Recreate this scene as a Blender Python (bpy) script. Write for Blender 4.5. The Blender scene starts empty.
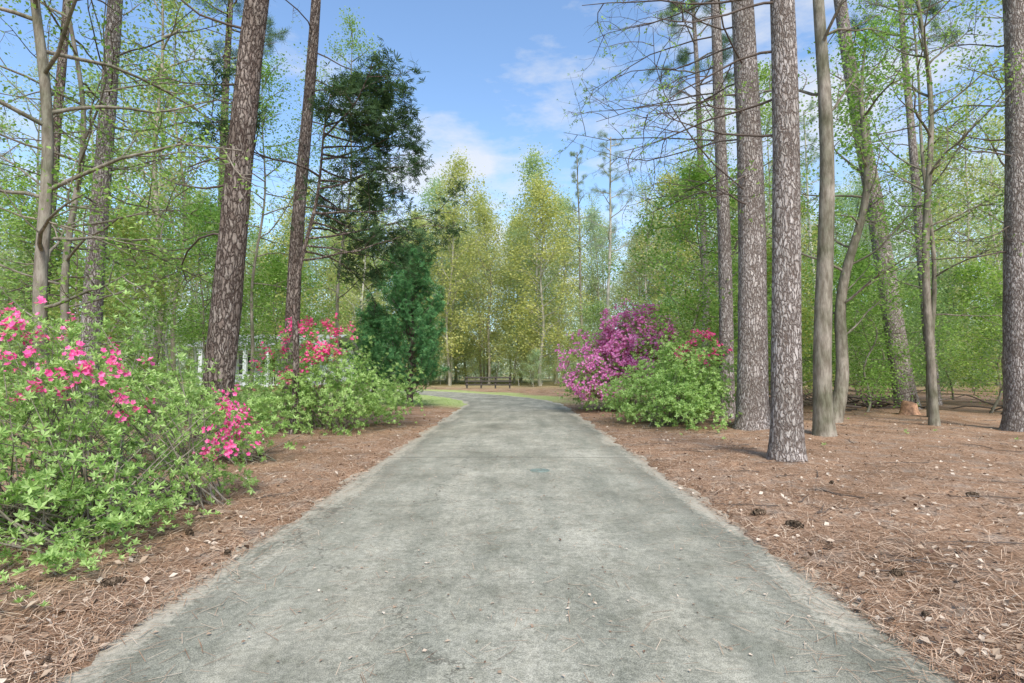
import bpy, math, numpy as np
from mathutils import Vector, noise as mn
PI=math.pi
scene=bpy.context.scene
COL=scene.collection

# ---------------------------------------------------------------- mesh helpers
class MB:
    """all-quad mesh builder"""
    def __init__(s): s.V=[];s.F=[];s.M=[];s.S=[];s.n=0
    def add(s,v,f,mat=0,smooth=False):
        s.V.append(v);s.F.append(f+s.n);s.n+=len(v)
        s.M.append(np.full(len(f),mat,np.int32)); s.S.append(np.full(len(f),smooth,bool))
    def tube(s,P,R,sides=6,mat=0,rough=0.0,rng=None):
        P=np.asarray(P,float);R=np.asarray(R,float);n=len(P)
        T=np.gradient(P,axis=0);T/=np.linalg.norm(T,axis=1)[:,None]+1e-9
        m=T.mean(0); a=np.array([1.,0,0]) if abs(m[0])<0.7 else np.array([0,1.,0])
        U=a-(T@a)[:,None]*T;U/=np.linalg.norm(U,axis=1)[:,None]+1e-9
        W=np.cross(T,U)
        th=np.arange(sides)*2*PI/sides
        rr=R[:,None]*np.ones(sides)
        if rough>0: rr=rr*(1+rng.normal(0,rough,(n,sides)))
        v=P[:,None,:]+rr[...,None]*(np.cos(th)[None,:,None]*U[:,None,:]+np.sin(th)[None,:,None]*W[:,None,:])
        i=np.arange(n-1)[:,None]*sides;j=np.arange(sides)[None,:];k=(j+1)%sides
        f=np.stack([i+j,i+k,i+sides+k,i+sides+j],-1).reshape(-1,4)
        s.add(v.reshape(-1,3),f,mat,True)
    def scatter(s,tmpl,P,N,scale,rng,mat=0):
        """tmpl (q,4,3) quads, local z = normal"""
        P=np.asarray(P,float);m=len(P)
        if m==0:return
        N=N/(np.linalg.norm(N,axis=1)[:,None]+1e-9)
        r=rng.normal(size=(m,3));T=r-(r*N).sum(1)[:,None]*N;T/=np.linalg.norm(T,axis=1)[:,None]+1e-9
        B=np.cross(N,T)
        t=tmpl.reshape(-1,3);q=len(tmpl)
        sc=np.broadcast_to(scale,(m,))[:,None,None]
        v=P[:,None,:]+sc*(t[None,:,0,None]*T[:,None,:]+t[None,:,1,None]*B[:,None,:]+t[None,:,2,None]*N[:,None,:])
        f=np.arange(m*q*4).reshape(-1,4)
        s.add(v.reshape(-1,3),f,mat,False)
    def box(s,c,d,mat=0,rz=0):
        x,y,z=[q/2 for q in d]
        v=np.array([[-x,-y,-z],[x,-y,-z],[x,y,-z],[-x,y,-z],[-x,-y,z],[x,-y,z],[x,y,z],[-x,y,z]])
        f=np.array([[0,3,2,1],[4,5,6,7],[0,1,5,4],[1,2,6,5],[2,3,7,6],[3,0,4,7]])
        ca,sa=math.cos(rz),math.sin(rz);R=np.array([[ca,-sa,0],[sa,ca,0],[0,0,1]])
        s.add(v@R.T+np.array(c),f,mat,False)
    def mesh(s,name,mats,attrs=None):
        V=np.concatenate(s.V).astype(np.float32);F=np.concatenate(s.F).astype(np.int32)
        me=bpy.data.meshes.new(name)
        me.vertices.add(len(V));me.vertices.foreach_set('co',V.ravel())
        me.loops.add(F.size);me.loops.foreach_set('vertex_index',F.ravel())
        me.polygons.add(len(F));me.polygons.foreach_set('loop_start',np.arange(len(F),dtype=np.int32)*4)
        for m in mats: me.materials.append(m)
        me.polygons.foreach_set('material_index',np.concatenate(s.M))
        me.polygons.foreach_set('use_smooth',np.concatenate(s.S))
        if attrs:
            for k,a in attrs.items():
                at=me.attributes.new(k,'FLOAT','POINT');at.data.foreach_set('value',a.astype(np.float32).ravel())
        me.update(calc_edges=True);me.validate()
        return me
def obj(name,me,parent=None,loc=(0,0,0),rz=0,sc=1):
    o=bpy.data.objects.new(name,me);COL.objects.link(o)
    o.location=loc;o.rotation_euler=(0,0,rz);o.scale=(sc,sc,sc) if np.isscalar(sc) else sc
    if parent:o.parent=parent
    return o

# ---------------------------------------------------------------- node helpers
def newmat(name):
    m=bpy.data.materials.new(name);m.use_nodes=True;nt=m.node_tree
    for n in list(nt.nodes):nt.nodes.remove(n)
    out=nt.nodes.new('ShaderNodeOutputMaterial')
    return m,nt,out
def N(nt,t,**k):
    n=nt.nodes.new(t)
    for a,b in k.items():setattr(n,a,b)
    return n
def L(nt,a,b):nt.links.new(a,b)
def ramp(nt,fac,stops,interp='LINEAR'):
    r=nt.nodes.new('ShaderNodeValToRGB');cr=r.color_ramp;cr.interpolation=interp
    while len(cr.elements)<len(stops):cr.elements.new(0.5)
    for e,(p,c) in zip(cr.elements,stops):
        e.position=p;e.color=(*c,1) if len(c)==3 else c
    L(nt,fac,r.inputs[0]);return r.outputs[0]
def mix(nt,fac,a,b,mode='MIX'):
    m=nt.nodes.new('ShaderNodeMix');m.data_type='RGBA';m.blend_type=mode
    for sock,val in ((m.inputs[0],fac),(m.inputs[6],a),(m.inputs[7],b)):
        if isinstance(val,bpy.types.NodeSocket):L(nt,val,sock)
        elif isinstance(val,(tuple,list)):sock.default_value=(*val,1)
        else:sock.default_value=val
    return m.outputs[2]
def math_(nt,op,a,b=None,c=None):
    m=nt.nodes.new('ShaderNodeMath');m.operation=op
    for i,v in enumerate((a,b,c)):
        if v is None:continue
        if isinstance(v,bpy.types.NodeSocket):L(nt,v,m.inputs[i])
        else:m.inputs[i].default_value=v
    return m.outputs[0]
def tex_noise(nt,vec,scale,detail=4,rough=.55):
    n=nt.nodes.new('ShaderNodeTexNoise');n.inputs['Scale'].default_value=scale
    n.inputs['Detail'].default_value=detail;n.inputs['Roughness'].default_value=rough
    L(nt,vec,n.inputs['Vector']);return n
def mapping(nt,vec,s):
    m=nt.nodes.new('ShaderNodeMapping');m.inputs['Scale'].default_value=s;L(nt,vec,m.inputs['Vector']);return m.outputs[0]

def leaf_mat(name,cols,trans=.4,objvar=None,gloss=0.):
    m,nt,out=newmat(name)
    g=N(nt,'ShaderNodeNewGeometry')
    k=len(cols)
    c=ramp(nt,g.outputs['Random Per Island'],[(i/(k-1),cc) for i,cc in enumerate(cols)])
    if objvar:
        oi=N(nt,'ShaderNodeObjectInfo')
        v=ramp(nt,oi.outputs['Random'],[(i/(len(objvar)-1),cc) for i,cc in enumerate(objvar)])
        c=mix(nt,1.0,c,v,'MULTIPLY')
    if gloss:
        p=N(nt,'ShaderNodeBsdfPrincipled');p.inputs['Roughness'].default_value=.45
        p.inputs['Specular IOR Level'].default_value=gloss
    else:
        p=N(nt,'ShaderNodeBsdfDiffuse')
    L(nt,c,p.inputs[0])
    t=N(nt,'ShaderNodeBsdfTranslucent');L(nt,mix(nt,1.0,c,(1.2,1.25,.85),'MULTIPLY'),t.inputs[0])
    ms=N(nt,'ShaderNodeMixShader');ms.inputs[0].default_value=trans
    L(nt,p.outputs[0],ms.inputs[1]);L(nt,t.outputs[0],ms.inputs[2]);L(nt,ms.outputs[0],out.inputs[0])
    return m

def pine_bark(name,plateA,plateB,crack,sc=10.):
    m,nt,out=newmat(name)
    tc=N(nt,'ShaderNodeTexCoord');o=tc.outputs['Object']
    nz=tex_noise(nt,mapping(nt,o,(1,1,.5)),9,4)
    ad=N(nt,'ShaderNodeVectorMath',operation='MULTIPLY_ADD');L(nt,nz.outputs['Color'],ad.inputs[0])
    ad.inputs[1].default_value=(.15,.15,.13);L(nt,mapping(nt,o,(1,1,.27)),ad.inputs[2])
    vo=N(nt,'ShaderNodeTexVoronoi',feature='DISTANCE_TO_EDGE');vo.inputs['Scale'].default_value=sc;L(nt,ad.outputs[0],vo.inputs['Vector'])
    vc=N(nt,'ShaderNodeTexVoronoi');vc.inputs['Scale'].default_value=sc;L(nt,ad.outputs[0],vc.inputs['Vector'])
    fine=tex_noise(nt,mapping(nt,o,(1,1,.35)),45,5,.7)
    dd=math_(nt,'ADD',vo.outputs['Distance'],math_(nt,'MULTIPLY',math_(nt,'SUBTRACT',fine.outputs[0],.5),.16))
    crackm=ramp(nt,dd,[(.0,(0,0,0)),(.12,(.65,.65,.65)),(.26,(1,1,1))])
    sep=N(nt,'ShaderNodeSeparateColor');L(nt,vc.outputs['Color'],sep.inputs[0])
    pl=mix(nt,sep.outputs[0],plateA,plateB)
    pl=mix(nt,1.0,pl,ramp(nt,fine.outputs[0],[(.3,(.6,.58,.55)),(.7,(1.3,1.3,1.3))]),'MULTIPLY')
    big=tex_noise(nt,o,1.3,3)
    pl=mix(nt,1.0,pl,ramp(nt,big.outputs[0],[(.35,(.78,.78,.75)),(.65,(1.18,1.18,1.18))]),'MULTIPLY')
    c=mix(nt,crackm,crack,pl)
    p=N(nt,'ShaderNodeBsdfDiffuse')
    L(nt,c,p.inputs[0])
    h=math_(nt,'ADD',crackm,math_(nt,'MULTIPLY',fine.outputs[0],.6))
    b=N(nt,'ShaderNodeBump');b.inputs['Strength'].default_value=.9;b.inputs['Distance'].default_value=.03
    L(nt,h,b.inputs['Height']);L(nt,b.outputs[0],p.inputs['Normal']);L(nt,p.outputs[0],out.inputs[0])
    return m
def smooth_bark(name,a,b_,objvar=False):
    m,nt,out=newmat(name)
    tc=N(nt,'ShaderNodeTexCoord');o=tc.outputs['Object']
    n1=tex_noise(nt,mapping(nt,o,(1,1,.22)),14,4,.7);n2=tex_noise(nt,o,1.6,3)
    c=mix(nt,ramp(nt,n1.outputs[0],[(.38,(0,0,0)),(.62,(1,1,1))]),a,b_)
    c=mix(nt,1.0,c,ramp(nt,n2.outputs[0],[(.35,(.65,.70,.58)),(.65,(1.25,1.22,1.2))]),'MULTIPLY')
    if objvar:
        oi=N(nt,'ShaderNodeObjectInfo')
        c=mix(nt,1.0,c,ramp(nt,oi.outputs['Random'],[(0,(.6,.57,.52)),(.5,(1,.95,.9)),(1,(1.3,1.3,1.3))]),'MULTIPLY')
    p=N(nt,'ShaderNodeBsdfDiffuse')
    L(nt,c,p.inputs[0])
    if not objvar:
        b=N(nt,'ShaderNodeBump');b.inputs['Strength'].default_value=.8;b.inputs['Distance'].default_value=.02
        L(nt,n1.outputs[0],b.inputs['Height']);L(nt,b.outputs[0],p.inputs['Normal'])
    L(nt,p.outputs[0],out.inputs[0])
    return m
def plain(name,col,rough=.7,var=.25,scale=8,bump=.0,metal=0):
    m,nt,out=newmat(name)
    tc=N(nt,'ShaderNodeTexCoord');n=tex_noise(nt,tc.outputs['Object'],scale,5,.6)
    c=mix(nt,1.0,col,ramp(nt,n.outputs[0],[(.3,(1-var,)*3),(.7,(1+var,)*3)]),'MULTIPLY')
    p=N(nt,'ShaderNodeBsdfPrincipled');p.inputs['Roughness'].default_value=rough;p.inputs['Metallic'].default_value=metal
    L(nt,c,p.inputs['Base Color'])
    if bump:
        b=N(nt,'ShaderNodeBump');b.inputs['Strength'].default_value=.6;b.inputs['Distance'].default_value=bump
        L(nt,n.outputs[0],b.inputs['Height']);L(nt,b.outputs[0],p.inputs['Normal'])
    L(nt,p.outputs[0],out.inputs[0]);return m
def island_mat(name,cols):
    m,nt,out=newmat(name);g=N(nt,'ShaderNodeNewGeometry')
    c=ramp(nt,g.outputs['Random Per Island'],[(i/(len(cols)-1),cc) for i,cc in enumerate(cols)])
    p=N(nt,'ShaderNodeBsdfDiffuse')
    L(nt,c,p.inputs[0]);L(nt,p.outputs[0],out.inputs[0]);return m

M_barkL=pine_bark('bark_brown_pine',(.20,.155,.135),(.33,.28,.25),(.065,.045,.038),17)
M_barkR=pine_bark('bark_grey_pine',(.36,.315,.295),(.52,.47,.445),(.16,.12,.10),20)
M_barkG=smooth_bark('bark_grey',(.16,.135,.11),(.29,.26,.22))
M_barkF=smooth_bark('bark_forest',(.19,.165,.14),(.35,.31,.27),True)
M_barkH=smooth_bark('bark_hazed_forest',(.26,.25,.22),(.42,.41,.37),True)  # forest bark paled, aerial haze painted into the colour
M_twig=plain('dead_twig',(.10,.075,.06),.9)
M_leafN=leaf_mat('spring_leaf',[(.16,.28,.07),(.28,.43,.12),(.42,.56,.20)],.45,objvar=[(.85,.95,.9),(1.1,1.05,.9)])
M_leafF=leaf_mat('forest_leaf',[(.20,.30,.12),(.33,.44,.19),(.47,.56,.29)],.45,objvar=[(.72,.9,.88),(1,1,1),(1.2,1.02,.68),(.88,1,.97)])
M_leafH=leaf_mat('hazed_forest_leaf',[(.32,.40,.24),(.45,.52,.33),(.57,.62,.42)],.45,objvar=[(.8,.94,.95),(1,1,1),(1.15,.98,.52),(.9,1,1.0),(1.1,1.0,.62)])  # leaf greens lightened to stand in for distance haze; yellow variants are tree colour
M_need=leaf_mat('pine_needles',[(.08,.14,.06),(.14,.22,.09),(.2,.28,.12)],.25)
M_needH=leaf_mat('hazed_pine_needles',[(.20,.28,.19),(.28,.36,.25),(.36,.44,.32)],.3)  # needle greens lightened, haze put into the colour
M_cedar=leaf_mat('cedar_foliage',[(.035,.07,.035),(.07,.12,.055),(.11,.17,.08)],.3)
M_jun=leaf_mat('juniper_foliage',[(.05,.14,.06),(.11,.26,.10),(.19,.37,.15)],.3)
M_azleaf=leaf_mat('azalea_leaf',[(.18,.31,.08),(.34,.50,.15),(.50,.66,.27)],.4,gloss=.3)
M_pink=leaf_mat('pink_petal',[(.80,.08,.32),(.90,.17,.45),(.92,.36,.60)],.35)
M_red=leaf_mat('rose_petal',[(.72,.06,.25),(.86,.13,.38),(.9,.30,.5)],.35)
M_purp=leaf_mat('magenta_petal',[(.66,.15,.47),(.80,.30,.63),(.88,.54,.79)],.35)
M_straw=island_mat('pine_straw_needle',[(.16,.09,.055),(.34,.21,.135),(.47,.33,.235),(.64,.51,.39)])
M_litter=island_mat('dead_leaf',[(.12,.07,.05),(.34,.25,.18),(.58,.49,.40)])
M_grass=leaf_mat('grass_blade',[(.20,.32,.08),(.34,.46,.14),(.46,.54,.2)],.3)

# leaf templates
def leaf_q(l=1.,w=.3,ang=0,tilt=0.,z0=0.,fold=.1):
    a=np.array([[0,0,0],[-w,.5*l,fold],[0,l,0],[w,.5*l,fold]],float)
    ct,st=math.cos(tilt),math.sin(tilt)
    y=a[:,1]*ct-a[:,2]*st;z=a[:,1]*st+a[:,2]*ct;x=a[:,0]
    ca,sa=math.cos(ang),math.sin(ang)
    return np.stack([x*ca-y*sa,x*sa+y*ca,z+z0],1)
T_leaf=np.array([leaf_q(1,.33)])
T_leaf3=np.array([leaf_q(1,.3,a,t) for a,t in ((0,.2),(2.2,.5),(4.1,-.1))])
T_ros=np.array([leaf_q(1,.19,i*2.4,.15+.12*i,fold=.06) for i in range(7)])
T_flow=np.array([leaf_q(1,.42,i*2*PI/5,.55,fold=.16) for i in range(5)])
T_tuft=np.array([leaf_q(1,.03,i*2.4,-.3+i*.13,fold=0) for i in range(11)])
T_spray=np.array([leaf_q(1,.08,(i-2)*.5,.12*(i%3),fold=.03) for i in range(5)])
T_need=np.array([[[-.5,-.011,0],[.5,-.011,0],[.5,.011,0],[-.5,.011,0]]])
def up_norm(rng,m,k=.8):
    n=rng.normal(size=(m,3));n[:,2]=np.abs(n[:,2])+k;return n

# ---------------------------------------------------------------- terrain functions
HW=2.2
def xc(y):
    y=np.asarray(y,float);t=np.clip(y-25,0,25)
    return -.06-.024*t*t-1.2*np.clip(y-50,0,None)
def slope(y):
    return .048*np.clip(np.asarray(y,float)-25,0,25)
def hw(y):return HW*np.sqrt(1+slope(y)**2)
def sn(x,y,s):
    return (np.sin(x*1.0+s)*np.cos(y*1.3+s*2)+.5*np.sin(x*2.3+y*1.7+s*3)+.3*np.sin(x*4.1-y*3.7+s))/1.8
def edge_off(side,y):
    return .06*np.sin(y*1.9+side)+.045*np.sin(y*4.3+side*2.1)+.03*np.sin(y*11.+side*3)+.02*np.sin(y*23.+side)
def gh(u,y):
    u=np.asarray(u,float);y=np.asarray(y,float)
    sd=np.sign(u)
    e=np.abs(u)-hw(y)-edge_off(sd,y)
    t=np.clip((e+.03)/.16,0,1);t=t*t*(3-2*t)
    far=np.clip(e/4,0,1)
    h=-.035+t*.06
    h=h+far*(.10*sn(u*.5,y*.4,1.)+.06)+t*(.016*sn(u*3,y*3,2)+.010*sn(u*9,y*8,4))
    return h
def gz(x,y):return gh(np.asarray(x)-xc(y),y)

# ---------------------------------------------------------------- ground
ys=[-20.]
while ys[-1]<520:
    y=ys[-1]
    st=.06 if 1<y<9 else (.12 if 9<=y<18 else (.3 if 18<=y<40 else max(.4,abs(y)*.04)))
    if y<=1: st=.6 if y<-1 else .3
    ys.append(y+st)
ys=np.array(ys)
up=[0,.8,1.5,1.8]
while up[-1]<400:
    a=up[-1];up.append(a+(.035 if a<2.75 else (.1 if a<6 else (.3 if a<14 else a*.08))))
up=np.array(up);us=np.concatenate([-up[::-1],up[1:]])
UU,YY=np.meshgrid(us,ys)
HH=gh(UU,YY)
XX=xc(YY)+UU
rg=np.random.default_rng(5)
nearm=(YY<12)&(np.abs(UU)>HW+.05)
HH=HH+nearm*rg.normal(0,.006,HH.shape)
V=np.stack([XX,YY,HH],-1).reshape(-1,3)
ny,nx=UU.shape
i=np.arange(ny-1)[:,None]*nx;j=np.arange(nx-1)[None,:]
F=np.stack([i+j,i+j+1,i+nx+j+1,i+nx+j],-1).reshape(-1,4)
def sig(a):return 1/(1+np.exp(-np.clip(a,-40,40)))
def lawn_mask(u,y,x):
    left=sig((y-24-.8*np.sin(u*1.3))*2)*sig((66-y)*.4)*(u<0)*sig((u+19)*1.2)
    right=sig((y-28)*1.)*sig((60-y)*.4)*(u>0)*sig((3.6+.10*np.clip(y-30,0,99)+.5*np.sin(y)-u)*4)*.9
    return left+right
G=lawn_mask(UU,YY,XX)
G=np.maximum(G,.40*sig((YY-55)*.2)*(np.abs(XX)<200))  # beyond the lawn, haze painted by tinting the ground pale grass green
b=MB();b.add(V,F,0,True)

m,nt,out=newmat('pine_straw_ground');M_ground=m
tc=N(nt,'ShaderNodeTexCoord');o=tc.outputs['Object']
n1=tex_noise(nt,mapping(nt,o,(1,1,.2)),35,5,.75)
n2=tex_noise(nt,o,.8,4,.6);n3=tex_noise(nt,o,2.7,5,.65)
wv=tex_noise(nt,mapping(nt,o,(90,14,1)),1.0,3,.7);wv2=tex_noise(nt,mapping(nt,o,(16,80,1)),1.0,3,.7)
nn=math_(nt,'ADD',math_(nt,'MULTIPLY',wv.outputs[0],.5),math_(nt,'MULTIPLY',wv2.outputs[0],.5))
c=ramp(nt,nn,[(.34,(.11,.065,.04)),(.47,(.27,.168,.108)),(.56,(.40,.265,.18)),(.68,(.58,.44,.325))])
c=mix(nt,ramp(nt,n3.outputs[0],[(.50,(0,0,0)),(.68,(.65,.65,.65))]),c,mix(nt,nn,(.16,.13,.10),(.50,.44,.38)))
c=mix(nt,1.0,c,ramp(nt,n2.outputs[0],[(.3,(.66,.62,.58)),(.5,(1,1,1)),(.7,(1.28,1.25,1.22))]),'MULTIPLY')
c=mix(nt,1.0,c,ramp(nt,n1.outputs[0],[(.35,(.6,.6,.6)),(.65,(1.25,1.25,1.25))]),'MULTIPLY')
gr=ramp(nt,n1.outputs[0],[(.3,(.22,.29,.10)),(.6,(.42,.48,.21)),(.8,(.55,.57,.30))])
at=N(nt,'ShaderNodeAttribute');at.attribute_name='grass_haze'
c=mix(nt,at.outputs['Fac'],c,gr)
p=N(nt,'ShaderNodeBsdfDiffuse')
L(nt,c,p.inputs[0])
bp=N(nt,'ShaderNodeBump');bp.inputs['Strength'].default_value=.8;bp.inputs['Distance'].default_value=.02
L(nt,math_(nt,'ADD',nn,n1.outputs[0]),bp.inputs['Height']);L(nt,bp.outputs[0],p.inputs['Normal']);L(nt,p.outputs[0],out.inputs[0])
obj('ground',b.mesh('ground',[M_ground],{'grass_haze':np.clip(G,0,1)}))

# ---------------------------------------------------------------- driveway
yr=np.concatenate([np.arange(-6,25,.25),np.arange(25,74,.5)])
cr=np.linspace(-1,1,41)
CC,Y2=np.meshgrid(cr,yr);X2=xc(Y2)+CC*(hw(Y2)+.14)
Z2=.010*(1-CC**2)
V=np.stack([X2,Y2,Z2],-1).reshape(-1,3);ny,nx=CC.shape
i=np.arange(ny-1)[:,None]*nx;j=np.arange(nx-1)[None,:]
F=np.stack([i+j,i+j+1,i+nx+j+1,i+nx+j],-1).reshape(-1,4)
b=MB();b.add(V,F,0,True)
m,nt,out=newmat('weathered_concrete');M_road=m
tc=N(nt,'ShaderNodeTexCoord');o=tc.outputs['Object']
a1=tex_noise(nt,o,150,3,.8);a2=tex_noise(nt,o,.55,5,.62);a3=tex_noise(nt,mapping(nt,o,(2.2,.45,1)),1.0,5,.65);a4=tex_noise(nt,o,22,5,.75);a5=tex_noise(nt,o,3.6,6,.7)
c=ramp(nt,a2.outputs[0],[(.3,(.205,.198,.165)),(.48,(.285,.277,.238)),(.7,(.37,.357,.313))])
c=mix(nt,1.0,c,ramp(nt,a3.outputs[0],[(.33,(.76,.78,.75)),(.62,(1.16,1.14,1.10))]),'MULTIPLY')
c=mix(nt,1.0,c,ramp(nt,a5.outputs[0],[(.33,(.78,.79,.76)),(.5,(1,1,1)),(.68,(1.15,1.14,1.12))]),'MULTIPLY')
c=mix(nt,1.0,c,ramp(nt,a4.outputs[0],[(.32,(.70,.71,.69)),(.6,(1.16,1.16,1.15))]),'MULTIPLY')
c=mix(nt,1.0,c,ramp(nt,a1.outputs[0],[(.36,(.5,.5,.5)),(.5,(1,1,1)),(.66,(1.55,1.52,1.48))]),'MULTIPLY')
at=N(nt,'ShaderNodeAttribute');at.attribute_name='edge'
ef=math_(nt,'ADD',at.outputs['Fac'],math_(nt,'MULTIPLY',math_(nt,'SUBTRACT',a4.outputs[0],.5),.22))
ef=math_(nt,'ADD',ef,math_(nt,'MULTIPLY',math_(nt,'SUBTRACT',a3.outputs[0],.5),.4))
edgec=mix(nt,a4.outputs[0],(.28,.24,.18),(.56,.51,.42))
c=mix(nt,ramp(nt,ef,[(.70,(0,0,0)),(.82,(.4,.4,.4)),(.88,(0.,0.,0.))]),c,(.12,.115,.09))
c=mix(nt,ramp(nt,ef,[(.85,(0,0,0)),(.94,(.85,.85,.85))]),c,edgec)
sp=N(nt,'ShaderNodeSeparateXYZ');L(nt,o,sp.inputs[0])
yy=math_(nt,'ADD',sp.outputs[1],math_(nt,'MULTIPLY',a4.outputs[0],.05))
pp=math_(nt,'PINGPONG',math_(nt,'ADD',yy,-10.1+36.),4.5)
jm=math_(nt,'LESS_THAN',pp,.035)
vo=N(nt,'ShaderNodeTexVoronoi',feature='DISTANCE_TO_EDGE');vo.inputs['Scale'].default_value=.23
ad=N(nt,'ShaderNodeVectorMath',operation='MULTIPLY_ADD');nz=tex_noise(nt,o,1.7,6,.6);L(nt,nz.outputs['Color'],ad.inputs[0]);ad.inputs[1].default_value=(1.3,1.3,0);L(nt,o,ad.inputs[2]);L(nt,ad.outputs[0],vo.inputs['Vector'])
ck=math_(nt,'MULTIPLY',math_(nt,'LESS_THAN',vo.outputs['Distance'],.0026),math_(nt,'GREATER_THAN',a2.outputs[0],.47))
jf=math_(nt,'MAXIMUM',math_(nt,'MULTIPLY',jm,.45),math_(nt,'MULTIPLY',ck,.5))
c=mix(nt,jf,c,(.07,.065,.05))
p=N(nt,'ShaderNodeBsdfPrincipled');p.inputs['Roughness'].default_value=.9;p.inputs['Specular IOR Level'].default_value=.2
L(nt,c,p.inputs['Base Color'])
bp=N(nt,'ShaderNodeBump');bp.inputs['Strength'].default_value=.6;bp.inputs['Distance'].default_value=.006
L(nt,math_(nt,'SUBTRACT',a1.outputs[0],jf),bp.inputs['Height']);L(nt,bp.outputs[0],p.inputs['Normal']);L(nt,p.outputs[0],out.inputs[0])
obj('driveway',b.mesh('driveway',[M_road],{'edge':np.abs(CC)}))

M_cov=plain('cast_cover',(.16,.20,.17),.6,.3,30,.003)
b=MB();th=np.linspace(0,2*PI,33)[:-1]
def disc_rings(b,c,radii,zs,mat):
    v=np.array([[c[0]+r*math.cos(t),c[1]+r*math.sin(t),z] for r,z in zip(radii,zs) for t in th])
    n=len(th);i=np.arange(len(radii)-1)[:,None]*n;j=np.arange(n)[None,:];k=(j+1)%n
    b.add(v,np.stack([i+j,i+k,i+n+k,i+n+j],-1).reshape(-1,4),mat,False)
disc_rings(b,(.36,8.7),[.15,.145,.13,.128,.09,.088,.05,.002],[.0105,.019,.019,.015,.015,.018,.018,.018],0)
obj('utility_cover',b.mesh('utility_cover',[M_cov]))

# ---------------------------------------------------------------- pine straw, litter, cones
rng=np.random.default_rng(11)
b=MB()
def side_pts(n,ymin,ymax,umax,pw=1.0):
    y=ymin*(ymax/ymin)**rng.random(n)
    sd=np.where(rng.random(n)<.5,-1,1)
    u=sd*(hw(y)-.02+(umax-HW)*rng.random(n)**1.3*np.clip(y/6,.35,1))
    return xc(y)+u,y
def lay(n,x,y,zoff,size,T,mat,tilt=.25):
    z=gz(x,y)+zoff
    z=np.maximum(z,np.where(np.abs(x-xc(y))<hw(y)+.1,.012,-9))
    nn=rng.normal(0,tilt,(n,3));nn[:,2]=1
    b.scatter(T,np.stack([x,y,z+rng.random(n)*.012],1),nn,size,rng,mat)
n=90000;x,y=side_pts(n,1.9,16,11)
lay(n,x,y,.006,.09+.10*rng.random(n),T_need,0,.22)
obj('pine_straw',b.mesh('pine_straw',[M_straw]))
b=MB()
n=1900;y=2+16*rng.random(n)**1.5;x=xc(y)+ (rng.random(n)*2-1)*2.15
lay(n,x,y,.0,.07+.08*rng.random(n),T_need,0,.03)
n=2600;y=2+18*rng.random(n)**1.4;x=xc(y)+ np.sign(rng.normal(size=n))*2.22*(1-rng.random(n)**2.5*.28)
lay(n,x,y,.0,.08+.09*rng.random(n),T_need,0,.03)
n=900;y=2+16*rng.random(n)**1.4;x=xc(y)+ (rng.random(n)*2-1)*2.1
lay(n,x,y,.0,.015+.022*rng.random(n),T_leaf,1,.2)
n=9000;x,y=side_pts(n,2,26,14)
lay(n,x,y,.012,.03+.045*rng.random(n),T_leaf,1,.5)
obj('leaf_litter',b.mesh('leaf_litter',[M_straw,M_litter]))

M_cone=island_mat('cone_scale',[(.05,.035,.025),(.11,.08,.055),(.19,.14,.10)])
def cone(x,y,s,rz):
    b=MB();k=90
    t=(np.arange(k)+.5)/k;a=np.arange(k)*2.39996
    r=.5*np.sin(PI*np.clip(t*.9+.08,0,1))**.7
    P=np.stack([(t-.5)*1.5,r*np.cos(a)*.55,r*np.sin(a)*.55],1)
    Nn=np.stack([np.full(k,.35)-t*.0,np.cos(a),np.sin(a)],1)
    T=np.array([[[-.14,-.12,0],[.14,-.12,0],[.2,.05,.13],[-.2,.05,.13]],[[-.2,.05,.13],[.2,.05,.13],[.05,.2,.05],[-.05,.2,.05]]])
    b.scatter(T,P,Nn,1.,rng,0)
    b.tube([[-.75,0,0],[-.4,0,0],[0,0,0],[.4,0,0],[.74,0,0]],[.05,.2,.25,.17,.02],8,0)
    o=obj('pine_cone',b.mesh('pine_cone',[M_cone]),loc=(x,y,float(gz(x,y))+s*.28),rz=rz,sc=s)
for x,y,s,rz in [(2.5,5.95,.095,.4),(2.64,5.5,.105,2.),(-2.75,3.95,.085,1),(-2.95,5.2,.075,2.3),(2.75,4.2,.065,.2),(-2.35,4.7,.06,1.9),(4.1,7.5,.07,1),(2.45,3.5,.055,1.2),(5.2,6.6,.07,2.5)]:
    cone(x,y,s,rz)

b=MB()
def path(rng,p,d,Ln,n,wob,grav=0.):
    p=np.array(p,float);d=np.array(d,float);d/=np.linalg.norm(d);pts=[p.copy()]
    for _ in range(n):
        d=d+rng.normal(0,wob,3);d[2]+=grav;d/=np.linalg.norm(d);p=p+d*Ln/n;pts.append(p.copy())
    return np.array(pts)
for k in range(90):
    y=3+22*rng.random();sd=1 if rng.random()<.7 else -1
    x=sd*(2.7+rng.random()*y*.7);a=rng.random()*PI;Ln=.3+rng.random()*.8
    P=path(rng,(x,y,0),(math.cos(a),math.sin(a),0),Ln,9,.16);P[:,2]=gz(P[:,0],P[:,1])+.012+.008*rng.random()
    b.tube(P,np.linspace(.007,.0025,10),5,1)
    P2=path(rng,P[4],(math.cos(a+.7),math.sin(a+.7),0.05),Ln*.4,4,.2);b.tube(P2,np.linspace(.004,.002,5),4,1)
for k in range(80): # brush pile
    x=11.5+rng.normal()*2.6;y=21.5+rng.normal()*1.2;a=rng.random()*PI
    P=path(rng,(x,y,.1+.4*rng.random()),(math.cos(a),math.sin(a),.05),1.2+rng.random()*1.6,6,.2);P[:,2]=np.maximum(P[:,2],.05)
    b.tube(P,np.linspace(.035,.01,7),5,1)
obj('fallen_branches',b.mesh('fallen_branches',[M_barkG,M_twig]))
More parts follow.
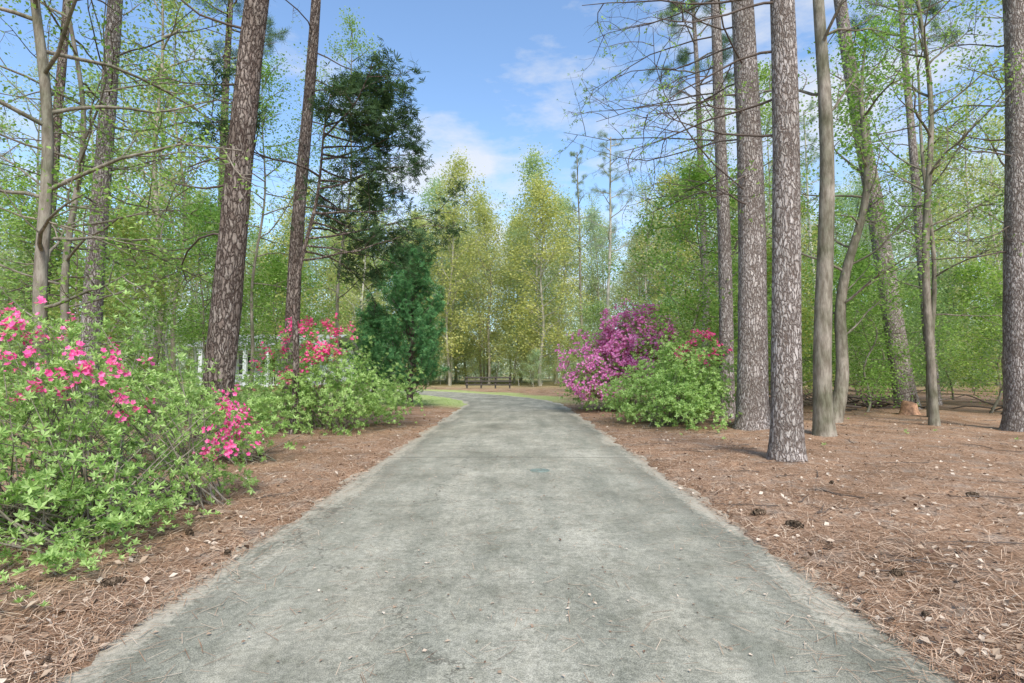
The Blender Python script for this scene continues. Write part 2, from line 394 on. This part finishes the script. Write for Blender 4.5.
b=MB();b.tube([[0,0,-.1],[0,0,0],[0,0,.2],[.02,0,.42],[.03,0,.45],[.03,0,.45]],[.42,.34,.25,.22,.2,.001],14,0,.05,rng)
obj('tree_stump',b.mesh('tree_stump',[plain('rotted_wood',(.36,.20,.12),.9,.5,12,.02)]),loc=(13.0,19.,0.05))

# ---------------------------------------------------------------- tree generator
def grow(b,leafpts,rng,p,d,Ln,r,level,maxl,wob=.12,grav=.03,nsub=5,bark=0,leaf_from=.3):
    n=7 if level==0 else (5 if level==1 else 3)
    P=path(rng,p,d,Ln,n,wob,grav)
    b.tube(P,np.linspace(r,r*.25,n+1),6 if level==0 else (4 if level==1 else 3),bark)
    if level>=maxl:
        leafpts.append(P[1:]);return
    if level==maxl-1: leafpts.append(P[-2:])
    k=max(2,int(nsub*(.7+.6*rng.random())))
    for q in range(k):
        t=.25+.75*(q+rng.random())/k
        i=min(int(t*n),n-1);pt=P[i]+(P[i+1]-P[i])*min(t*n-i,1)
        dd=P[i+1]-P[i];dd/=np.linalg.norm(dd)
        s=rng.normal(size=3);s[2]*=.5;s-=dd*(s@dd);s/=np.linalg.norm(s)+1e-6
        nd=dd*.65+s*.85
        grow(b,leafpts,rng,pt,nd,Ln*(.30+.25*rng.random())*(1.15-.5*t),r*.45,level+1,maxl,wob*1.2,grav,nsub-1,bark)
def trunk_path(rng,H,lean,n=26,wob=.05,curve=0):
    z=np.concatenate([[-.25,0,.12,.3,.6],np.linspace(1.0,H,n)])
    f=z/H
    p1,p2,p3,p4=rng.random(4)*6
    x=lean[0]*z+wob*(.12*np.sin(f*5+p1)+.06*np.sin(f*13+p3))+curve*np.sin(f*PI)
    y=lean[1]*z+wob*(.12*np.sin(f*4+p2)+.06*np.sin(f*11+p4))
    x-=x[1];y-=y[1]
    return np.stack([x,y,z],1)
def trunk_r(P,H,r0,top=.2,flare=.35):
    z=np.clip(P[:,2],0,None);t=z/H
    return r0*((1-t)*(1-top)+top)*(1+flare*np.exp(-z/.28))
def hardwood(seed,H,r0,lean=(0,0),first=.2,nb=34,bl=4.,up=.45,leafk=5,leafs=.09,spread=.22,maxl=2,nsub=5,mats=None,wob=1.,T=None,azbias=None,curve=0,sides=10,prof=None,name='tree_mesh'):
    rng=np.random.default_rng(seed);b=MB()
    P=trunk_path(rng,H,lean,wob=wob,curve=curve);R=trunk_r(P,H,r0,.12)
    b.tube(P,R,sides,0,.02,rng)
    lp=[]
    for q in range(nb):
        t=first+(1-first)*(q+rng.random())/nb
        z=t*H;i=np.searchsorted(P[:,2],z)-1;i=min(max(i,0),len(P)-2)
        f=(z-P[i,2])/(P[i+1,2]-P[i,2]);pt=P[i]+(P[i+1]-P[i])*f
        az=q*2.4+rng.normal()*.4
        if azbias is not None: az=azbias[0]+rng.normal()*azbias[1]
        s=(t-first)/(1-first)
        pr=(math.sin(PI*(.25+.72*s))**.8) if prof is None else prof(s)
        Lb=bl*pr*(.6+.6*rng.random())
        u=up*(1+1.2*s)+rng.normal()*.12
        grow(b,lp,rng,pt,(math.cos(az),math.sin(az),u),Lb,min(r0*.32,.012+Lb*.011),0,maxl,.13,.02,nsub)
    if lp and leafk>0:
        A=np.concatenate(lp);A=np.repeat(A,leafk,0)
        A=A+rng.normal(0,spread,A.shape)
        b.scatter(T_leaf if T is None else T,A,up_norm(rng,len(A),.7),leafs*(.6+.7*rng.random(len(A))),rng,1)
    return b.mesh(name,mats)
def pine(seed,H,r0,lean,bark,crown_from=.6,nb=24,dead=7,bl=3.,azd=None,dead_z=(4,11),wob=.6,deadlen=2.6,sides=20,tuftk=2,mats=None):
    rng=np.random.default_rng(seed);b=MB()
    P=trunk_path(rng,H,lean,n=40,wob=wob);R=trunk_r(P,H,r0,.3,.28)
    b.tube(P,R,sides,0,.018,rng)
    def at(z):
        i=min(max(np.searchsorted(P[:,2],z)-1,0),len(P)-2);return P[i]+(P[i+1]-P[i])*(z-P[i,2])/(P[i+1,2]-P[i,2])
    lp=[]
    for q in range(nb):
        t=crown_from+(1-crown_from)*(q+rng.random())/nb;az=q*2.4+rng.normal()*.3;s=(t-crown_from)/(1-crown_from)
        grow(b,lp,rng,at(t*H),(math.cos(az),math.sin(az),.25+.5*s),bl*(1.1-.7*s)*(.7+.5*rng.random()),.05,0,2,.12,.03,5)
    A=np.concatenate(lp);A=np.repeat(A,tuftk,0);A=A+rng.normal(0,.08,A.shape)
    b.scatter(T_tuft,A,up_norm(rng,len(A),.3),.24*(.7+.5*rng.random(len(A))),rng,1)
    dp=[]
    for q in range(dead):
        z=dead_z[0]+(dead_z[1]-dead_z[0])*(q+rng.random())/dead
        az=rng.random()*2*PI if azd is None else azd+rng.normal()*.5
        grow(b,dp,rng,at(z),(math.cos(az),math.sin(az),.0+rng.normal()*.15),deadlen*(.5+.8*rng.random()),.024,0,2,.17,-.015,6,2)
    if dp:
        A=np.concatenate(dp);A=A[rng.random(len(A))<.35];A=A+rng.normal(0,.05,A.shape)
        b.scatter(T_leaf3,A,up_norm(rng,len(A),.3),.06,rng,3)
    return b.mesh('pine_mesh',mats or [bark,M_need,M_twig,M_leafN])

pines=[ # x,y,r,H,lean,bark,seed,azd,dead,deadz,deadlen
 (-5.35,10.,.27,23,(.085,.0),M_barkL,1,PI,7,(3.5,9),2.6),
 (4.42,9.4,.245,24,(.012,.0),M_barkR,2,PI*.9,7,(5.2,9.5),2.8),
 (5.85,14.2,.37,27,(-.004,.0),M_barkR,3,PI,12,(5,12),4.6),
 (6.25,17.,.22,24,(-.02,.0),M_barkR,4,PI,8,(6,13),4.2),
 (12.55,14.2,.40,26,(.02,.0),M_barkR,5,PI,6,(4,10),3),
 (-7.15,18.,.24,25,(.05,.0),M_barkL,6,0,9,(6,13),3),
 (15.0,22.,.38,27,(-.13,.0),M_barkR,7,None,6,(6,14),3),
 (-10.6,14.,.24,24,(.035,0),M_barkR,8,None,12,(3,10),3.4),
 (-14.,26.,.26,25,(.02,0),M_barkL,9,None,5,(6,12),3),
 (10.,30.,.25,24,(-.02,0),M_barkR,10,PI,6,(6,14),3),
 (17.5,24.,.22,24,(-.03,0),M_barkR,12,None,5,(6,12),3),
 (-17.,20.,.22,24,(.02,0),M_barkL,13,None,5,(4,12),3),
]
for x,y,r,H,ln,bk,sd,azd,dead,dz,dl in pines:
    me=pine(sd,H,r,ln,bk,.64,18,dead,2.6,azd,dz,deadlen=dl)
    obj('pine_tree',me,loc=(x,y,float(gz(x,y))))

hw_mats=[M_barkG,M_leafN]
def hwt(*a,loc,**k):obj('hardwood_tree',hardwood(*a,mats=k.pop('mats',hw_mats),**k),loc=loc)
hwt(21,20,.20,(-.01,0),.35,22,3.2,wob=1.,leafs=.085,leafk=2,loc=(6.7,12.5,.05))
hwt(22,11,.19,(.10,0),.22,22,2.4,wob=2,curve=.7,leafs=.10,leafk=5,loc=(8.8,16,.05))
hwt(23,17,.11,(-.01,0),.3,22,2.6,wob=2,leafs=.085,leafk=3,loc=(10.9,15,.05))
hwt(24,15,.11,(.0,0),.16,34,3.4,wob=2,leafs=.075,leafk=4,up=.25,loc=(-7.2,9,.05))
hwt(25,14,.09,(.03,0),.12,34,3.4,wob=2,leafs=.08,leafk=6,up=.2,loc=(-9.5,12.,.05))
hwt(26,12,.07,(.02,0),.15,30,3.,wob=3,leafs=.09,leafk=5,up=.15,loc=(7.9,20.,.05))
hwt(27,8.5,.06,(-.06,0),.15,30,3.0,wob=2,leafs=.11,leafk=9,up=.05,loc=(6.5,20.5,.05))
hwt(28,16,.09,(-.02,0),.2,24,3.,wob=2,leafs=.085,leafk=4,up=.3,loc=(13.,18.,.05))
hwt(30,8,.06,(.0,0),.20,28,2.8,wob=2,leafs=.10,leafk=9,up=.25,loc=(-12.2,23.,.05))
hwt(36,8,.06,(.0,0),.08,28,3.0,wob=2,leafs=.10,leafk=7,up=.1,loc=(-13.5,18.,.05))
hwt(37,18,.10,(.0,0),.25,24,3.2,wob=2,leafs=.10,leafk=5,up=.3,loc=(-8.2,26.,.05))
hwt(38,7,.05,(.0,0),.16,26,2.5,wob=2,leafs=.11,leafk=5,up=.05,loc=(-12.0,29.,.05))
hwt(44,6,.045,(.0,0),.20,24,2.2,wob=2,leafs=.10,leafk=5,up=.05,loc=(-9.2,23.,.05))
hwt(39,7.,.05,(.0,0),.12,26,2.6,wob=2,leafs=.11,leafk=7,up=.1,loc=(14.5,26.,.05))
hwt(40,6.,.05,(.0,0),.12,26,2.4,wob=2,leafs=.10,leafk=7,up=.1,loc=(10.8,24.,.05))
hwt(41,5.5,.04,(.08,0),.14,24,2.2,wob=3,leafs=.09,leafk=7,up=.1,loc=(12.2,20.,.05))
hwt(42,5.,.04,(-.08,0),.14,24,2.1,wob=3,leafs=.09,leafk=7,up=.1,loc=(16.5,20.,.05))
hwt(43,13,.08,(.0,0),.35,26,3.0,wob=2,leafs=.09,leafk=6,up=.2,loc=(-9.9,21.,.05))

# cedar leaning beside the left pines, crown reaching over the bed
obj('cedar_tree',hardwood(33,8.3,.085,(.085,0),.48,26,3.6,up=.05,leafk=4,leafs=.15,spread=.11,mats=[M_barkL,M_cedar],T=T_spray,azbias=(.0,1.1),wob=1.,nsub=5,prof=lambda s:1.0-.35*abs(s-.2)-.35*s),loc=(-5.1,13.,.05))

def conifer(seed,H,Rm,mat,nb=250,dens=70):
    rng=np.random.default_rng(seed);b=MB()
    P=trunk_path(rng,H,(0,0),wob=.6);b.tube(P,trunk_r(P,H,.14,.05),8,0)
    pts=[];nrm=[]
    for q in range(nb):
        t=(q+rng.random())/nb;z=.9+(H-1.2)*t**.95
        az=q*2.4+rng.normal()*.3
        lump=.78+.32*math.sin(az*2+t*5+seed)+.18*math.sin(az*3-t*11)
        R=Rm*((1-t)**.58)*(.6+.4*min(1,t*6))*(.5+.6*rng.random())*lump+.18
        d=np.array([math.cos(az),math.sin(az),.25+.9*t])
        Pp=path(rng,(0,0,z-.3*R),d,R*1.12,6,.13,.09)
        b.tube(Pp,np.linspace(.03,.006,7),3,0)
        k=int(dens*R/Rm)+10
        tt=.3+.72*rng.random(k)**.7;tt=np.minimum(tt,1);ii=np.minimum((tt*6).astype(int),5);A=Pp[ii]+(Pp[ii+1]-Pp[ii])*(tt*6-ii)[:,None]
        A=A+rng.normal(0,.07+.10*(1-tt[:,None]),(k,3));pts.append(A)
        nn=rng.normal(size=(k,3))*.8+np.array([math.cos(az)*.3,math.sin(az)*.3,.5]);nrm.append(nn)
    A=np.concatenate(pts);Nn=np.concatenate(nrm)
    b.scatter(T_spray,A,Nn,.17*(.6+.7*rng.random(len(A))),rng,1)
    return b.mesh('conifer_mesh',[M_barkL,mat])
obj('juniper_tree',conifer(41,6.9,3.3,M_jun,170,90),loc=(-4.5,24.,.05))
obj('juniper_tree',conifer(42,4.8,1.9,M_jun,110,60),loc=(-6.9,27.5,.05))

# ---------------------------------------------------------------- azaleas
def azalea(seed,lobes,n,ls,flowers,base,stems=70,gap=-.1,fs=.045,rmin=.45):
    rng=np.random.default_rng(seed);b=MB()
    lb=np.array(lobes,float);w=(lb[:,3]*lb[:,4]*lb[:,5])**.66;w/=w.sum()
    def samp(m,rmin,rmax):
        k=rng.choice(len(lb),m,p=w);d=rng.normal(size=(m,3));d/=np.linalg.norm(d,axis=1)[:,None]
        rr=rmin+(rmax-rmin)*rng.random(m)**.6
        P=lb[k,:3]+d*lb[k,3:]*rr[:,None]
        jit=np.array([mn.noise(Vector((float(a),float(b_),float(c)))*2.1+Vector((seed,0,0))) for a,b_,c in P])
        P=P+d*(jit*.6*lb[k,3].mean())[:,None]
        gapn=np.array([mn.noise(Vector((float(a),float(b_),float(c)))*3.3+Vector((0,seed,0))) for a,b_,c in P])
        ok=(P[:,2]>.08)&(gapn>gap)
        return P[ok],d[ok]
    P,d=samp(n,rmin,1.1)
    nn=d*.6+rng.normal(0,.45,P.shape);nn[:,2]+=.8
    b.scatter(T_ros,P,nn,ls*(.6+.7*rng.random(len(P))),rng,1)
    S=P[rng.choice(len(P),min(stems,len(P)),replace=False)]
    base=np.array(base,float)
    for s in S:
        bi=base[rng.integers(len(base))]+np.append(rng.normal(0,.2,2),0)
        t=np.linspace(0,1,6)[:,None];mid=bi*.5+s*.5;mid[2]+=-.1+.2*rng.random();mid[:2]=bi[:2]*.6+s[:2]*.4
        C=(1-t)**2*bi+2*t*(1-t)*mid+t*t*s
        b.tube(C,np.linspace(.012,.003,6),4,0)
    mats=[M_barkG,M_azleaf]
    for fx,fy,fz,fr,nc,fm in flowers:
        if fm not in mats:mats.append(fm)
        Q,dq=samp(9000,.95,1.14)
        dist=np.linalg.norm((Q-np.array([fx,fy,fz]))/np.array([fr,fr*1.3,fr*.8]),axis=1)
        ok=np.where(dist<1)[0]
        if len(ok)==0:continue
        pk=ok[rng.integers(len(ok),size=nc)]
        C=Q[pk];D=dq[pk]
        kk=6
        C2=np.repeat(C,kk,0)+rng.normal(0,fs*1.1,(nc*kk,3));D2=np.repeat(D,kk,0)+rng.normal(0,.5,(nc*kk,3));D2[:,2]+=.3
        b.scatter(T_flow,C2,D2,fs*(.8+.4*rng.random(nc*kk)),rng,mats.index(fm))
    return b.mesh('azalea_mesh',mats)
obj('azalea_bush',azalea(3,[(-4.35,5.6,1.5,.75,.8,.8),(-3.9,6.2,1.0,.75,.8,.6),(-3.85,4.6,.75,.7,.8,.6),(-3.5,6.7,.55,.55,.7,.45),(-3.55,5.1,.4,.65,.9,.35),(-5.3,5.2,1.4,.9,1.,.8),(-4.5,4.2,.8,.8,.8,.7),(-3.35,4.2,.2,.4,.5,.18)],
   8600,.056,[(-4.3,5.1,1.75,.6,26,M_pink),(-4.9,5.0,1.9,.6,20,M_pink),(-3.75,5.4,1.35,.45,20,M_pink),(-3.3,6.4,.95,.5,40,M_pink)],
   [(-4.2,5.5,0),(-3.8,4.9,0),(-4.8,5.2,0),(-3.6,6.4,0)],200,.0,.033,.2))
obj('azalea_bush',azalea(4,[(-5.2,8.6,.9,.9,.9,.8),(-4.4,9.6,.7,.8,1.,.6),(-6.8,8.8,1.1,1.1,1.,1.)],3400,.07,[(-6.6,8.2,1.8,.7,10,M_pink)],[(-5.2,8.8,0),(-4.4,9.6,0)],60,.0,rmin=.3))
obj('azalea_bush',azalea(5,[(-4.3,13.8,1.0,1.3,1.4,.95),(-4.9,14.4,1.5,1.0,1.2,1.3),(-3.6,15.4,.8,1.0,1.2,.7),(-5.7,13.4,.9,.9,1.1,.75)],7800,.075,
   [(-4.8,13.6,2.4,.9,110,M_red),(-5.4,13.2,1.8,.7,26,M_red)],[(-4.4,13.9,0),(-5.0,14.3,0)],80,-.05,.045))
obj('azalea_bush',azalea(6,[(3.4,22,1.5,1.6,1.5,1.3),(4.6,21.6,2.2,1.5,1.4,1.5),(3.0,21.0,1.0,1.0,1.,.8),(5.2,22.4,2.3,1.3,1.2,1.4)],6000,.09,
   [(3.2,20.8,1.9,1.8,640,M_purp),(4.6,20.6,3.0,1.7,760,M_purp)],[(4,22,0),(4.5,22,0)],60,-.15,.065))
obj('azalea_bush',azalea(7,[(3.9,15.6,.8,1.2,1.3,.75),(4.7,15.4,1.1,1.1,1.2,1.),(3.4,16.8,.75,.9,1.2,.7),(4.6,16.8,1.3,1.2,1.2,1.1),(4.5,14.4,.55,.8,.8,.5)],9600,.075,
   [],[(4,15.5,0),(4.6,16,0)],90,.0))
obj('azalea_bush',azalea(8,[(5.7,17.6,1.6,.9,.9,1.15),(5.3,17.9,1.2,1,1,1.)],4200,.08,[(5.6,16.9,2.2,.9,70,M_red)],[(5.6,17.6,0)],50,-.1,.05))
obj('garden_shrub',azalea(9,[(-8.0,16,.6,1.2,1.2,.6),(-9.6,17,.8,1.3,1.2,.8),(-12,16,.8,1.6,1.2,.9)],4200,.09,[],[(-8.4,16,0),(-9.6,17,0),(-12,16,0)],60,-.05))
b=MB();n=420
x=-2.85-rng.random(n)*1.6;y=2.8+rng.random(n)*3.;z=gz(x,y)+.05+.14*rng.random(n)
b.scatter(T_ros,np.stack([x,y,z],1),up_norm(rng,n,2.),.046*(.7+.5*rng.random(n)),rng,0)
n=40;x=2.9+rng.random(n)*9;y=11+rng.random(n)*12;z=gz(x,y)+.06
b.scatter(T_ros,np.stack([x,y,z],1),up_norm(rng,n,2.),.07,rng,0)
obj('undergrowth_plants',b.mesh('undergrowth',[M_azleaf]))

# ---------------------------------------------------------------- lawn grass
b=MB();n=26000
y=25+38*rng.random(n);u=np.where(rng.random(n)<.78,-HW-rng.random(n)*15,HW+rng.random(n)*4)
u=np.sign(u)*(np.abs(u)-HW+hw(y)+.15);x=xc(y)+u
ok=rng.random(n)<lawn_mask(u,y,x);x,y,u=x[ok],y[ok],u[ok];n=len(x)
b.scatter(np.array([leaf_q(1,.12,0)]),np.stack([x,y,gh(u,y)],1),np.stack([rng.normal(0,.3,n),rng.normal(0,.3,n),np.ones(n)],1),.09,rng,0)
obj('lawn_grass',b.mesh('lawn_grass',[M_grass]))

# ---------------------------------------------------------------- house
H=bpy.data.objects.new('white_house',None);COL.objects.link(H);H.location=(-19.2,44,0)
M_white=plain('white_paint',(.78,.78,.76),.6,.06,3);M_roof=plain('roof_shingle',(.30,.31,.29),.9,.35,14,.01)
M_glass=plain('window_glass',(.03,.04,.05),.1,.2,1);M_brick=plain('brick_base',(.28,.13,.09),.9,.3,20,.01)
def part(name,boxes,mat):
    b=MB()
    for c,d in boxes:b.box(c,d)
    return obj(name,b.mesh(name,[mat]),H)
part('foundation',[((0,4,.25),(9,8,.5)),((0,-1.1,.2),(8.6,2.2,.4))],M_brick)
part('walls',[((0,4,2.0),(8.8,7.8,3.0))],M_white)
part('siding',[((0,.085,.6+.2*k),(8.7,.03,.012)) for k in range(14)],M_white)
part('windows',[((x,.075,2.1),(1.0,.04,1.5)) for x in (-3.4,-1.8,1.8,3.4)],M_glass)
part('window_trim',[((x+s*.56,.06,2.1),(.1,.06,1.7)) for x in (-3.4,-1.8,1.8,3.4) for s in (-1,1)]+[((x,.055,2.1+s*.8),(1.0,.06,.1)) for x in (-3.4,-1.8,1.8,3.4) for s in (-1,0,1)],M_white)
part('door',[((0,.07,1.5),(1.,.05,2.1))],plain('door_paint',(.15,.04,.03)))
part('porch_columns',[((x,-2.05,1.75),(.26,.26,2.7)) for x in np.linspace(-4.1,4.1,6)],M_white)
part('porch_railing',[((0,-2.05,1.25),(8,.07,.08)),((0,-2.05,.55),(8,.06,.07))]+[((x,-2.05,.9),(.045,.045,.62)) for x in np.linspace(-3.9,3.9,46)],M_white)
part('porch_beam',[((0,-2.05,3.22),(8.8,.3,.24))],M_white)
b=MB()
v=np.array([[-5,-2.5,3.35],[5,-2.5,3.35],[4.9,3.9,4.5],[-4.9,3.9,4.5],[-5,8.5,3.35],[5,8.5,3.35],[-5,-2.5,3.5],[5,-2.5,3.5],[5,3.9,4.65],[-5,3.9,4.65],[-5,8.5,3.5],[5,8.5,3.5]],float)
b.add(v,np.array([[6,7,8,9],[9,8,11,10],[0,3,2,1],[3,4,5,2],[0,1,7,6],[4,10,11,5],[0,6,9,3],[3,9,10,4],[1,2,8,7],[2,5,11,8]]),0)
obj('roof',b.mesh('roof',[M_roof]),H)

# ---------------------------------------------------------------- fence
b=MB()
for k in range(4): b.box((-4.3+k*1.25,50,.55),(.14,.14,1.15))
for z in (.38,.7,1.02): b.box((-2.42,49.88,z),(4.1,.05,.12))
obj('wooden_fence',b.mesh('wooden_fence',[plain('weathered_fence',(.07,.06,.05),.9,.3)]))

# ---------------------------------------------------------------- forest
rf=np.random.default_rng(77)
fm=[M_barkF,M_leafF]
def swapped(me,mats):
    m2=me.copy()
    for i_,mm in enumerate(mats):m2.materials[i_]=mm
    return m2
temps=[hardwood(100+k,20+k%3*2,.13+.02*(k%3),((k-2)*.010,0),.16+.05*(k%3),24,3.4,up=.55,leafk=5,leafs=.17,spread=.36,mats=fm,wob=2.2,sides=7,nsub=4) for k in range(5)]
ptemps=[pine(200+k,24,.18,(.008,0),M_barkF,.52,18,3,2.6,None,(5,11),sides=8,tuftk=1,mats=[M_barkF,M_need,M_twig,M_leafF]) for k in range(2)]
utemps=[hardwood(120+k,6.5,.05,(0,0),.12,20,2.3,up=.25,leafk=7,leafs=.14,spread=.27,mats=fm,wob=3,sides=5,nsub=4) for k in range(2)]
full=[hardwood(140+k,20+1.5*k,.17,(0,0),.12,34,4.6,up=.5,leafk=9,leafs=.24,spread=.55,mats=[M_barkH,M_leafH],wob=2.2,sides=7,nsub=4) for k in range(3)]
far_t=[swapped(t_,[M_barkH,M_leafH]) for t_ in temps];far_u=[swapped(t_,[M_barkH,M_leafH]) for t_ in utemps]  # far copies swap in the haze-paled bark and leaf colours
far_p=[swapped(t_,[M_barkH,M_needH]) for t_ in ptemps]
FO=bpy.data.objects.new('forest_trees',None);COL.objects.link(FO)
placed=[]
def tryp(x,y,md):
    for a,c in placed:
        if (a-x)**2+(c-y)**2<md*md:return False
    placed.append((x,y));return True
def put(me,x,y,s):
    o=obj('tree',me,FO,(x,y,float(gz(x,y))-.05),rf.random()*6.28,(s,s,s*(.9+.2*rf.random())))
    o.rotation_euler[0]=rf.normal()*.02;o.rotation_euler[1]=rf.normal()*.02
cnt=0
for _ in range(1200):
    y=56+34*rf.random();x=-40+85*rf.random()
    if abs(x-float(xc(y)))<5:continue
    if not tryp(x,y,4.6):continue
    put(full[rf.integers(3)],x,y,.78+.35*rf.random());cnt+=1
    if cnt>62:break
print('full',cnt)
cnt=0
for _ in range(300):   # low understory along the far wood edge, leaves paled for haze
    y=53+22*rf.random();x=-14+34*rf.random()
    if abs(x-float(xc(y)))<5:continue
    if not tryp(x,y,1.8):continue
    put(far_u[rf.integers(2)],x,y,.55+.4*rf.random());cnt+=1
    if cnt>28:break
cnt=0
for _ in range(300):   # green saplings between the right-hand trunks
    y=20+24*rf.random();x=8+26*rf.random()
    if x>y*.95 or not tryp(x,y,2.2):continue
    put(utemps[rf.integers(2)],x,y,.55+.5*rf.random());cnt+=1
    if cnt>32:break
cnt=0
for _ in range(9000):
    y=14+96*rf.random()**.8;x=(rf.random()*2-1)*(8+y*.95)
    u=x-float(xc(y))
    if y<60:
        if x>0 and (u<7.2+.02*y or x<4.5):continue
        if x<0 and (x>-9.0-.1*max(0,y-25) or u>-8.5):continue
        if abs(u)<6:continue
        if x<0 and u>0:continue
    if y<56 and -.60<x/y<-.27:continue
    if 36<y<56 and -28<x<-9:continue
    if y<22 and abs(x)<11:continue
    if not tryp(x,y,2.6):continue
    r=rf.random();far=y>42
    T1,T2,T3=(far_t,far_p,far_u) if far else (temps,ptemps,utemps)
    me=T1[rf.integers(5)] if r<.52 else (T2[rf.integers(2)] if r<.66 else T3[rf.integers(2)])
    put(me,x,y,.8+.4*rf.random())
    cnt+=1
    if cnt>270:break
print('forest',cnt)
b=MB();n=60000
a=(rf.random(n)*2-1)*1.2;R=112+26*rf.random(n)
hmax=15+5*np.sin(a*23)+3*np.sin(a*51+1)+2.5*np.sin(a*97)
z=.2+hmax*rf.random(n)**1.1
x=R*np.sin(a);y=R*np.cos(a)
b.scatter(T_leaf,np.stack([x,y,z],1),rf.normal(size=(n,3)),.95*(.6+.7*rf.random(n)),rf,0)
obj('distant_treeline',b.mesh('distant_treeline',[leaf_mat('hazed_treeline_leaf',[(.42,.50,.40),(.50,.58,.47),(.58,.64,.54)],.35)]))  # grey-green leaf colours carry the painted haze of the farthest trees

# ---------------------------------------------------------------- light
el,az=math.radians(48),math.radians(165)
W=bpy.data.worlds.new('World');scene.world=W;W.use_nodes=True;nt=W.node_tree
for n_ in list(nt.nodes):nt.nodes.remove(n_)
out=nt.nodes.new('ShaderNodeOutputWorld');bg=nt.nodes.new('ShaderNodeBackground');bg.inputs[1].default_value=.15
sky=nt.nodes.new('ShaderNodeTexSky');sky.sky_type='NISHITA';sky.sun_disc=False;sky.sun_elevation=el;sky.sun_rotation=az
tc=nt.nodes.new('ShaderNodeTexCoord')
n1=tex_noise(nt,mapping(nt,tc.outputs['Generated'],(1.,1.,2.6)),3.2,8,.62)
n2=tex_noise(nt,mapping(nt,tc.outputs['Generated'],(1.,1.,2.0)),1.3,4,.5)
cl=math_(nt,'MULTIPLY',n1.outputs[0],math_(nt,'ADD',n2.outputs[0],.5))
cf=ramp(nt,cl,[(.48,(0,0,0)),(.68,(.8,.8,.8))])
sk=mix(nt,1.0,sky.outputs[0],(1.6,1.78,1.9),'MULTIPLY')
c=mix(nt,cf,sk,(6.,6.1,6.3))
L(nt,c,bg.inputs[0]);L(nt,bg.outputs[0],out.inputs[0])
sl=bpy.data.lights.new('sun','SUN');sl.energy=4.7;sl.angle=math.radians(18);sl.color=(1,.94,.84)
so=bpy.data.objects.new('sun',sl);COL.objects.link(so)
sv=Vector((math.sin(az)*math.cos(el),math.cos(az)*math.cos(el),math.sin(el)))
so.rotation_euler=sv.to_track_quat('Z','Y').to_euler()

cam=bpy.data.cameras.new('camera');cam.lens=20;cam.sensor_width=36;cam.clip_end=2000;cam.clip_start=.05
co=bpy.data.objects.new('camera',cam);COL.objects.link(co);co.location=(0,0,1.5)
co.rotation_euler=(math.radians(93.07),0,math.radians(.4))
scene.camera=co
scene.view_settings.view_transform='Standard'
try:scene.view_settings.look='None'
except Exception:pass
scene.view_settings.exposure=0
